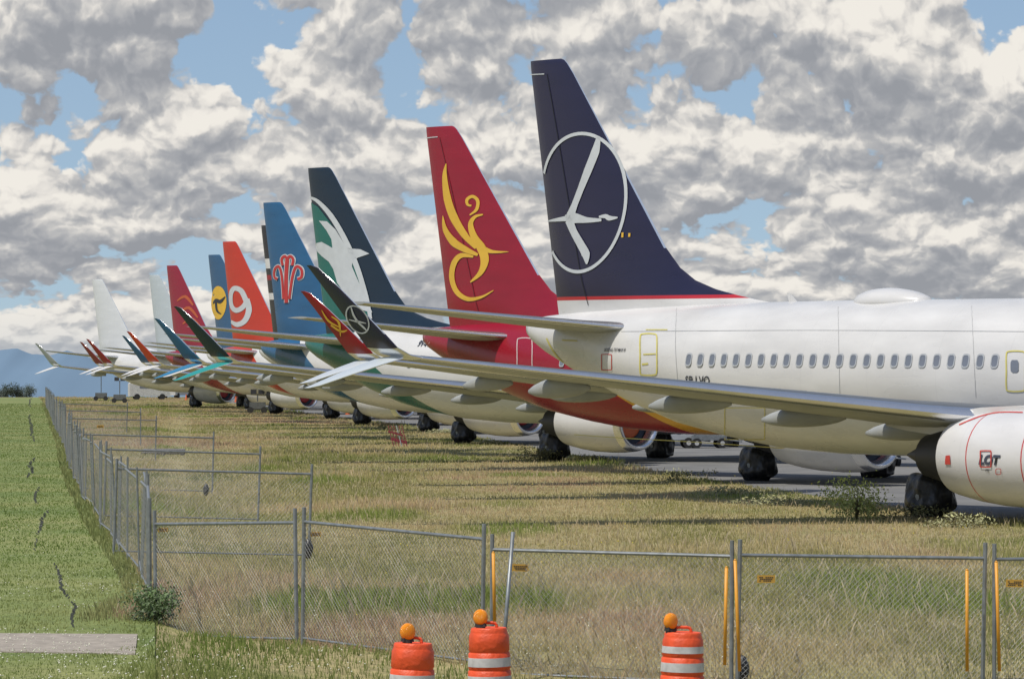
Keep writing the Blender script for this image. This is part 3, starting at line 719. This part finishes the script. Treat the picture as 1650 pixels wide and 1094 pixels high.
def bag(px,s,z=0):
    x,y=at(px,s); bm=bmesh.new(); bmesh.ops.create_icosphere(bm,subdivisions=3,radius=1)
    for v in bm.verts:
        f=1+.2*mnoise.noise(v.co*2.2); v.co=Vector((v.co.x*.08*f,v.co.y*.08*f,v.co.z*.17*f+.16))
    m=bpy.data.meshes.new('weight_bag'); bm.to_mesh(m); bm.free(); m.materials.append(M_black); m.shade_smooth()
    o=mk('weight_bag',None,None,None,None,mesh=m,cat='bag',label='black weight bag hung on a fence post',group='weight bags'); o.location=(x,y,gz(x,y)+z)
bag(497,95,.4); bag(332,58,.1); bag(1196,133,.05)
def sign(px,py,s,w=.21,h=.085,tilt=0):
    x,y=at(px,s); z=CH-(py-HZ)/s
    e=empty('warning_sign',(x,y-.035,z),'sign','small yellow warning plate wired to the fence','yellow fence plates',0); e.rotation_euler=(0,tilt,math.radians(8))
    V,F=box((0,0,0),(w,.006,h)); mk('plate',V,F,[M_signy],e,smooth=False)
    A=Acc()
    for k,(ww,zz) in enumerate(((.8,.2),(.7,-.02),(.8,-.24))):
        nseg=7
        for j in range(nseg):
            if random.random()<.15: continue
            A.add(box((-w*ww/2+(j+.5)*w*ww/nseg,-.0045,zz*h),(w*ww/nseg*.75,.002,h*.12)))
    mk('printed_lines',A.V,A.F,[M_text],e,smooth=False)
for q in ((263,853,117,.14),(509,860,123,.14),(838,914,131,.21),(1234,932,134,.22),(1634,939,133,.22),(162,687,60,.18)): sign(*q[:3],q[3],q[3]*.42,random.uniform(-.05,.05))
for (px,y0,y1,s,lean) in ((797,890,1000,131,-2),(1167,914,1070,134.5,3),(1191,902,1080,134.5,-7),(1557,918,1080,133.5,0),(1609,905,1080,133,-5)):
    x,y=at(px,s); z1=CH-(y0-HZ)/s; z0=CH-(y1-HZ)/s
    A=Acc(); A.add(tube((0,0,0),(lean/s,0,z1-z0),.021,10)); A.add(tube((lean/s,0,z1-z0),(lean/s,0,z1-z0+.02),.021,10,.008))
    o=mk('marker_pole',A.V,A.F,[M_yelpole],cat='pole',label='thin yellow plastic sleeve tied to the fence mesh',group='yellow marker poles'); o.location=(x,y-.06,z0)

# ---------------------------------------------------------------- traffic drums
body=[(0,.285),(.05,.285),(.07,.262),(.10,.252),(.26,.248),(.27,.238),(.285,.238),(.295,.246),(.46,.242),(.47,.230),(.485,.230),(.495,.238),(.66,.234),(.67,.222),(.685,.222),(.695,.230),(.86,.224),(.88,.212),(.90,.206),(.93,.205),(.945,.195),(.95,.15),(.94,.12),(.94,.001)]
V,F=revolve(body,40,'z'); A=Acc(); A.add((V,F))
hp=[(-.09,0,.94),(-.085,0,.985),(-.05,0,1.0),(.05,0,1.0),(.085,0,.985),(.09,0,.94)]
for i in range(5): A.add(tube(hp[i],hp[i+1],.017,8))
D_drum=data('drum_body',A.V,A.F,[M_orange],sharp=50)
A=Acc(); A.add(revolve([(0.0,.26),(0,.36),(.05,.365),(.07,.34),(.075,.29)],32,'z')); D_base=data('rubber_base',A.V,A.F,[M_rubber],sharp=40)
def band(z0,z1,r0,r1):
    return data('reflective_band',*revolve([(z0,r0-.002),(z0,r0+.003),(z1,r1+.003),(z1,r1-.002)],40,'z'),[M_band],sharp=40)
D_b1=band(.515,.615,.238,.236); D_b2=band(.31,.41,.246,.243); D_b3=band(.72,.795,.230,.2265)
A=Acc(); A.add(tube((0,0,-.01),(0,0,.04),.055,14,.05)); A.add(loft([[(-.06,-.04,.02),(.06,-.04,.02),(.06,.04,.02),(-.06,.04,.02)],[(-.05,-.03,.09),(.05,-.03,.09),(.05,.03,.09),(-.05,.03,.09)]])); D_house=data('light_housing',A.V,A.F,[M_rubber],smooth=False)
rings=[]
for (t,r) in [(-.055,.02),(-.05,.055),(-.035,.076),(-.012,.083),(.012,.083),(.035,.076),(.05,.055),(.055,.02)]:
    rings.append([(r*math.cos(a),t,.125+r*1.12*math.sin(a)) for a in np.linspace(0,2*math.pi,24,endpoint=False)])
D_lens=data('amber_lens',*loft(rings),[M_amber])
for (px,s,lx,lr,tilt,bands) in ((662,152,-.06,25,1.5,(D_b1,D_b2)),(790,143.5,-.09,-15,-1,(D_b1,D_b2)),(1098,146,-.14,40,1,(D_b3,D_b1,D_b2))):
    x,y=at(px,s); e=empty('traffic_drum',(x,y,-.24),'traffic barrel','orange traffic drum with white bands and amber warning light','traffic drums by the fence')
    e.rotation_euler=(0,math.radians(tilt),0)
    child_=lambda n,m:mk(n,None,None,None,e,mesh=m)
    child_('drum_body',D_drum); child_('rubber_base',D_base)
    for bnd in bands: child_('reflective_band',bnd)
    w=child_('warning_light',D_house); w.location=(lx,-.05,.94); w.rotation_euler=(0,0,math.radians(lr))
    mk('amber_lens',None,None,None,w,mesh=D_lens)

# ---------------------------------------------------------------- apron clutter
M_dullred=pbr('dull_red',(.20,.03,.04),.6)
def barricade(px,py):
    x,y=gxy(px,py); A=Acc()
    for k in range(6):
        A.add(tube((-.5+.2*k,0,.1),(-.9+.2*k,.3,1.15),.03,6),1 if k==3 else 0)
    A.add(loft([[(-.7,.1,.4),(.5,.1,.2),(.5,.14,.2),(-.7,.14,.4)],[(-.7,.1,.56),(.5,.1,.36),(.5,.14,.36),(-.7,.14,.56)]]),0)
    A.add(loft([[(-.9,.1,.8),(.2,.1,.6),(.2,.14,.6),(-.9,.14,.8)],[(-.9,.1,.9),(.2,.1,.7),(.2,.14,.7),(-.9,.14,.9)]]),0)
    o=mk('folded_barricade',A.V,A.F,[M_dullred,M_frame],smooth=False,fm=A.M,cat='barricade',label='dull red folded barricade leaning in the grass'); o.location=(x,y,gz(x,y)); o.scale=(.62,.62,.9)
barricade(645,722)
x,y=gxy(262,738); A=Acc()
for k in range(4): A.add(tube((-.8,.1*k,.12+.1*(k%2)),(.9,.1*k+.05,.12+.1*(k%2)),.06,8))
for xx in(-.8,0,.8): A.add(box((xx,.15,.08),(.12,.6,.12)))
o=mk('pipe_stack',A.V,A.F,[pbr('dull_pipe',(.13,.13,.13),.6)],smooth=False,cat='pipes',label='stack of grey pipes lying behind the fence'); o.location=(x,y,.1)
def cart(px,py,col,label,sc=1):
    x,y=gxy(px,py); e=empty('ground_cart',(x,y,0.006),'equipment cart',label,'ground carts under the aircraft',random.uniform(-.6,.2)); e.scale=(sc,)*3
    A=Acc(); A.add(box((0,0,.55),(1.9,1.0,.25))); A.add(box((-.3,0,.85),(.9,.8,.35))); A.add(tube((1,0,.45),(1.9,0,.35),.04)); A.add(tube((.5,-.3,.6),(.5,-.3,1.25),.03)); A.add(tube((.5,.3,.6),(.5,.3,1.25),.03)); A.add(tube((.5,-.3,1.25),(.5,.3,1.25),.03)); A.add(tube((-.8,-.45,.7),(-.8,.45,1.1),.04))
    mk('cart_body',A.V,A.F,[col],e,smooth=False)
    for (a,b_) in((-.7,-.5),(-.7,.5),(.7,-.5),(.7,.5)):
        V,F=tube((a,b_-.08,.27),(a,b_+.08,.27),.27,18); mk('wheel',V,F,[M_rubber],e,smooth=False)
        V,F=tube((a,b_-.09,.27),(a,b_+.09,.27),.12,12); mk('wheel_hub',V,F,[M_band],e,smooth=False)
cart(1085,722,M_frame,'grey equipment cart on the apron',.9); cart(1140,722,M_galv,'steel tow cart on the apron',.85)
cart(1395,752,M_frame,'grey equipment cart beneath the fuselage',.8); cart(815,690,M_orcover,'orange wheeled cart on the apron',.7)
def ladder(px,py,label):
    x,y=gxy(px,py); A=Acc()
    for sx in(-.3,.3):
        A.add(tube((sx,0,0),(sx,.7,1.9),.035)); A.add(tube((sx,1.2,0),(sx,.7,1.9),.03))
    for k in range(1,7): A.add(tube((-.3,.1*k,.27*k),(.3,.1*k,.27*k),.03))
    o=mk('step_ladder',A.V,A.F,[M_band],smooth=False,cat='ladder',label=label); o.location=(x,y,0); o.rotation_euler=(0,0,1.0)
ladder(598,668,'aluminium step ladder beside an aircraft wheel')
def van(px,D,rot,label,col=M_band):
    x=(px-CX)*D/FPX; e=empty('parked_van',(x,D,gz(x,D)),'van',label,'service vans by the apron',rot)
    prof=[(-2.4,.4),(-2.4,1.9),(-2.2,2.05),(.7,2.05),(1.4,1.3),(2.3,1.1),(2.45,.8),(2.45,.4)]
    V,F=loft([[(a,-.95,c) for a,c in prof],[(a,.95,c) for a,c in prof]]); mk('van_body',V,F,[col],e,smooth=False)
    V,F=box((-.2,-.96,1.6),(2.0,.02,.5)); mk('side_window',V,F,[M_glass],e,smooth=False)
    V=[(.78,-.85,1.98),(.78,.85,1.98),(1.38,.85,1.36),(1.38,-.85,1.36)]; V=[(a+.02,b_,c+.02) for a,b_,c in V]; mk('windscreen',V,[(0,1,2,3)],[M_glass],e,smooth=False)
    for a in(-1.5,1.5):
        for b_ in(-.85,.85): V,F=tube((a,b_-.12,.35),(a,b_+.12,.35),.35,16); mk('wheel',V,F,[M_rubber],e,smooth=False)
van(240,480,.2,'white service van parked near the far aircraft'); van(285,500,1.2,'white van with its side to the field')
van(345,450,.4,'red service van by the far aircraft',M_redcover)
def tower(px,D,h,label):
    x=(px-CX)*D/FPX; e=empty('light_tower',(x,D,0),'floodlight tower',label,'portable floodlight towers'); e.scale=(.8,.8,.8)
    A=Acc(); A.add(box((0,0,.8),(1.6,1.0,.7))); A.add(tube((0,0,1.2),(0,0,h),.06)); A.add(tube((-1.3,0,.4),(1.3,0,.4),.05)); mk('mast',A.V,A.F,[M_galvd],e,smooth=False)
    A=Acc()
    for a in(-.4,.4): A.add(box((a,0,h+.2),(.6,.25,.5)))
    mk('lamp_head',A.V,A.F,[M_dark],e,smooth=False)
    for a in(-.7,.7): V,F=tube((a,-.6,.35),(a,-.45,.35),.33,14); mk('wheel',V,F,[M_rubber],e,smooth=False)
tower(163,460,3.6,'portable floodlight tower beyond the fence'); tower(193,430,3.0,'low floodlight tower trailer by the apron'); tower(415,330,2.0,'small floodlight trailer under a wing')
def cone(px,py):
    x,y=gxy(px,py); A=Acc(); A.add(tube((0,0,.03),(0,0,.7),.16,12,.03)); A.add(box((0,0,.02),(.38,.38,.04)))
    o=mk('traffic_cone',A.V,A.F,[M_orcover],smooth=False,cat='cone',label='orange traffic cone on the apron',group='traffic cones on the apron'); o.location=(x,y,.008)
for q in ((450,652),(478,655),(560,668),(630,676),(760,697),(380,648),(330,645),(300,645)): cone(*q)

# ---------------------------------------------------------------- mountains
D=16000; V=[];F=[]
prof=[(-1500,570),(-600,580),(-200,569),(-60,573),(0,564),(28,560),(52,571),(80,574),(108,564),(135,572),(165,584),(230,597),(330,595),(450,600),(700,598),(1100,594),(1650,598),(2600,592),(4000,598)]
pxs=np.arange(-1500,4000,8)
for i,px in enumerate(pxs):
    yv=np.interp(px,[a for a,_ in prof],[b_ for _,b_ in prof])+2.2*mnoise.fractal(Vector((px*.02,1,0)),1,2,4)
    h=CH+(HZ-yv)*D/FPX; x=(px-CX)*D/FPX
    V+=[(x,D,h),(x,D-800,h*.45-60),(x,D-2500,-400)]
n=len(pxs)
for i in range(n-1):
    for j in(0,1): F.append((i*3+j,i*3+j+1,i*3+3+j+1,i*3+3+j))
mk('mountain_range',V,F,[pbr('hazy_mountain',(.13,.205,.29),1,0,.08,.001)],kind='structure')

# ---------------------------------------------------------------- world
sunv=Vector((-.36,-.30,.88)).normalized()
w=bpy.data.worlds.new('World'); scene.world=w; w.use_nodes=True; nt=w.node_tree; N=nt.nodes; L=nt.links
for n_ in list(N): N.remove(n_)
out=N.new('ShaderNodeOutputWorld'); sky=N.new('ShaderNodeTexSky'); sky.sky_type='NISHITA'; sky.sun_disc=False
sky.sun_elevation=math.asin(sunv.z); sky.sun_rotation=math.atan2(sunv.x,sunv.y); sky.dust_density=1
bg1=N.new('ShaderNodeBackground'); bg1.inputs[1].default_value=.12; L.new(sky.outputs[0],bg1.inputs[0])
tc=N.new('ShaderNodeTexCoord'); sp=N.new('ShaderNodeSeparateXYZ'); L.new(tc.outputs['Generated'],sp.inputs[0])
va=N.new('ShaderNodeVectorMath'); va.operation='ADD'; va.inputs[1].default_value=(0,0,.10); L.new(tc.outputs['Generated'],va.inputs[0])
vn=N.new('ShaderNodeVectorMath'); vn.operation='NORMALIZE'; L.new(va.outputs[0],vn.inputs[0]); L.new(vn.outputs[0],sky.inputs[0])
def M(op,a,b_=0,c=None,clamp=False):
    n=N.new('ShaderNodeMath'); n.operation=op; n.use_clamp=clamp
    for i,v in enumerate((a,b_) if c is None else (a,b_,c)):
        if isinstance(v,(int,float)): n.inputs[i].default_value=v
        else: L.new(v,n.inputs[i])
    return n.outputs[0]
az=M('ARCTAN2',sp.outputs[0],sp.outputs[1]); el=M('MAXIMUM',sp.outputs[2],-.012)
# cloud decks: azimuth is kept unsheared, height is compressed toward the horizon
q=M('ADD',el,.05); U=M('MULTIPLY',az,11.0); Vv=M('LOGARITHM',q,math.e)
def comb(u,v,z):
    c_=N.new('ShaderNodeCombineXYZ')
    for i,val in enumerate((u,v,z)):
        if isinstance(val,(int,float)): c_.inputs[i].default_value=val
        else: L.new(val,c_.inputs[i])
    return c_.outputs[0]
def dens(dv,du,det,rough,seed=5.3,su=1.8,sv=5.0):
    vec=comb(M('MULTIPLY',M('ADD',U,du),su),M('MULTIPLY',M('ADD',Vv,dv),sv),seed)
    n1=N.new('ShaderNodeTexNoise'); n1.inputs['Scale'].default_value=1.0; n1.inputs['Detail'].default_value=det; n1.inputs['Roughness'].default_value=rough; n1.inputs['Distortion'].default_value=0
    L.new(vec,n1.inputs['Vector']); return n1.outputs['Fac']
wn=N.new('ShaderNodeTexNoise'); wn.inputs['Scale'].default_value=1.0; wn.inputs['Detail'].default_value=5; wn.inputs['Roughness'].default_value=.6; L.new(comb(M('MULTIPLY',U,5.0),M('MULTIPLY',Vv,6.0),1.7),wn.inputs['Vector'])
ws=N.new('ShaderNodeVectorMath'); ws.operation='MULTIPLY_ADD'; L.new(wn.outputs['Color'],ws.inputs[0]); ws.inputs[1].default_value=(.16,.13,0); L.new(comb(U,M('MULTIPLY',Vv,1.35),0),ws.inputs[2])
def puff(du,dv,sc=4.4):
    vv=N.new('ShaderNodeVectorMath'); vv.operation='ADD'; L.new(ws.outputs[0],vv.inputs[0]); vv.inputs[1].default_value=(du,dv,0)
    v1=N.new('ShaderNodeTexVoronoi'); v1.voronoi_dimensions='2D'; v1.feature='F1'; v1.inputs['Scale'].default_value=sc; v1.inputs['Detail'].default_value=3.0; v1.inputs['Roughness'].default_value=.5; v1.inputs['Lacunarity'].default_value=2.2
    L.new(vv.outputs[0],v1.inputs['Vector'])
    return M('SUBTRACT',1.0,v1.outputs['Distance'])
A0=dens(0,0,6,.5); A1=dens(.085,-.01,4,.45); A2=dens(0,0,4,.45)
P0=puff(0,0); P1=puff(-.008,.036)
cov=M('ADD',A0,M('MULTIPLY',M('SUBTRACT',P0,.55),.28))
cov=M('SUBTRACT',cov,M('MULTIPLY',M('SUBTRACT',sp.outputs[2],.03),.9))
mask=N.new('ShaderNodeMapRange'); mask.interpolation_type='SMOOTHSTEP'; mask.inputs['From Min'].default_value=.225; mask.inputs['From Max'].default_value=.28; L.new(cov,mask.inputs['Value'])
g1=M('MULTIPLY',M('SUBTRACT',A2,A1),2.6); g2=M('MULTIPLY',M('SUBTRACT',P0,P1),1.25)
thick=M('MULTIPLY',M('SUBTRACT',A0,.46),.8)
lit=M('ADD',M('ADD',g1,g2),M('SUBTRACT',.53,thick),clamp=True)
rp=N.new('ShaderNodeValToRGB'); rp.color_ramp.interpolation='B_SPLINE'; e=rp.color_ramp.elements; e[0].position=0; e[0].color=(.30,.315,.345,1); e[1].position=1; e[1].color=(.90,.86,.79,1)
k=e.new(.3); k.color=(.38,.39,.415,1); k=e.new(.55); k.color=(.50,.50,.50,1); k=e.new(.76); k.color=(.74,.71,.67,1)
L.new(lit,rp.inputs[0])
bg2=N.new('ShaderNodeBackground'); bg2.inputs[1].default_value=1.0; L.new(rp.outputs[0],bg2.inputs[0])
m1=N.new('ShaderNodeMixShader'); L.new(mask.outputs[0],m1.inputs[0]); L.new(bg1.outputs[0],m1.inputs[1]); L.new(bg2.outputs[0],m1.inputs[2])
bg3=N.new('ShaderNodeBackground'); bg3.inputs[0].default_value=(.52,.56,.60,1); bg3.inputs[1].default_value=1
hz=N.new('ShaderNodeMapRange'); hz.interpolation_type='SMOOTHSTEP'; hz.inputs['From Min'].default_value=-.004; hz.inputs['From Max'].default_value=.020; hz.inputs['To Min'].default_value=.65; hz.inputs['To Max'].default_value=0; L.new(sp.outputs[2],hz.inputs['Value'])
m2=N.new('ShaderNodeMixShader'); L.new(hz.outputs[0],m2.inputs[0]); L.new(m1.outputs[0],m2.inputs[1]); L.new(bg3.outputs[0],m2.inputs[2])
L.new(m2.outputs[0],out.inputs['Surface'])
sd=bpy.data.lights.new('sun','SUN'); sd.energy=4.1; sd.angle=math.radians(.5); sd.color=(1,.94,.84)
so=bpy.data.objects.new('sun',sd); COL.objects.link(so); so.rotation_euler=sunv.to_track_quat('Z','Y').to_euler(); so.location=(0,0,60)

# ---------------------------------------------------------------- camera
cd=bpy.data.cameras.new('camera'); cam=bpy.data.objects.new('camera',cd); COL.objects.link(cam)
cd.sensor_width=36; cd.lens=36*FPX/1650; cd.clip_start=1; cd.clip_end=60000
cam.location=(0,0,CH); cam.rotation_euler=(math.radians(90)+math.atan((HZ-547)/FPX),0,0)
scene.camera=cam
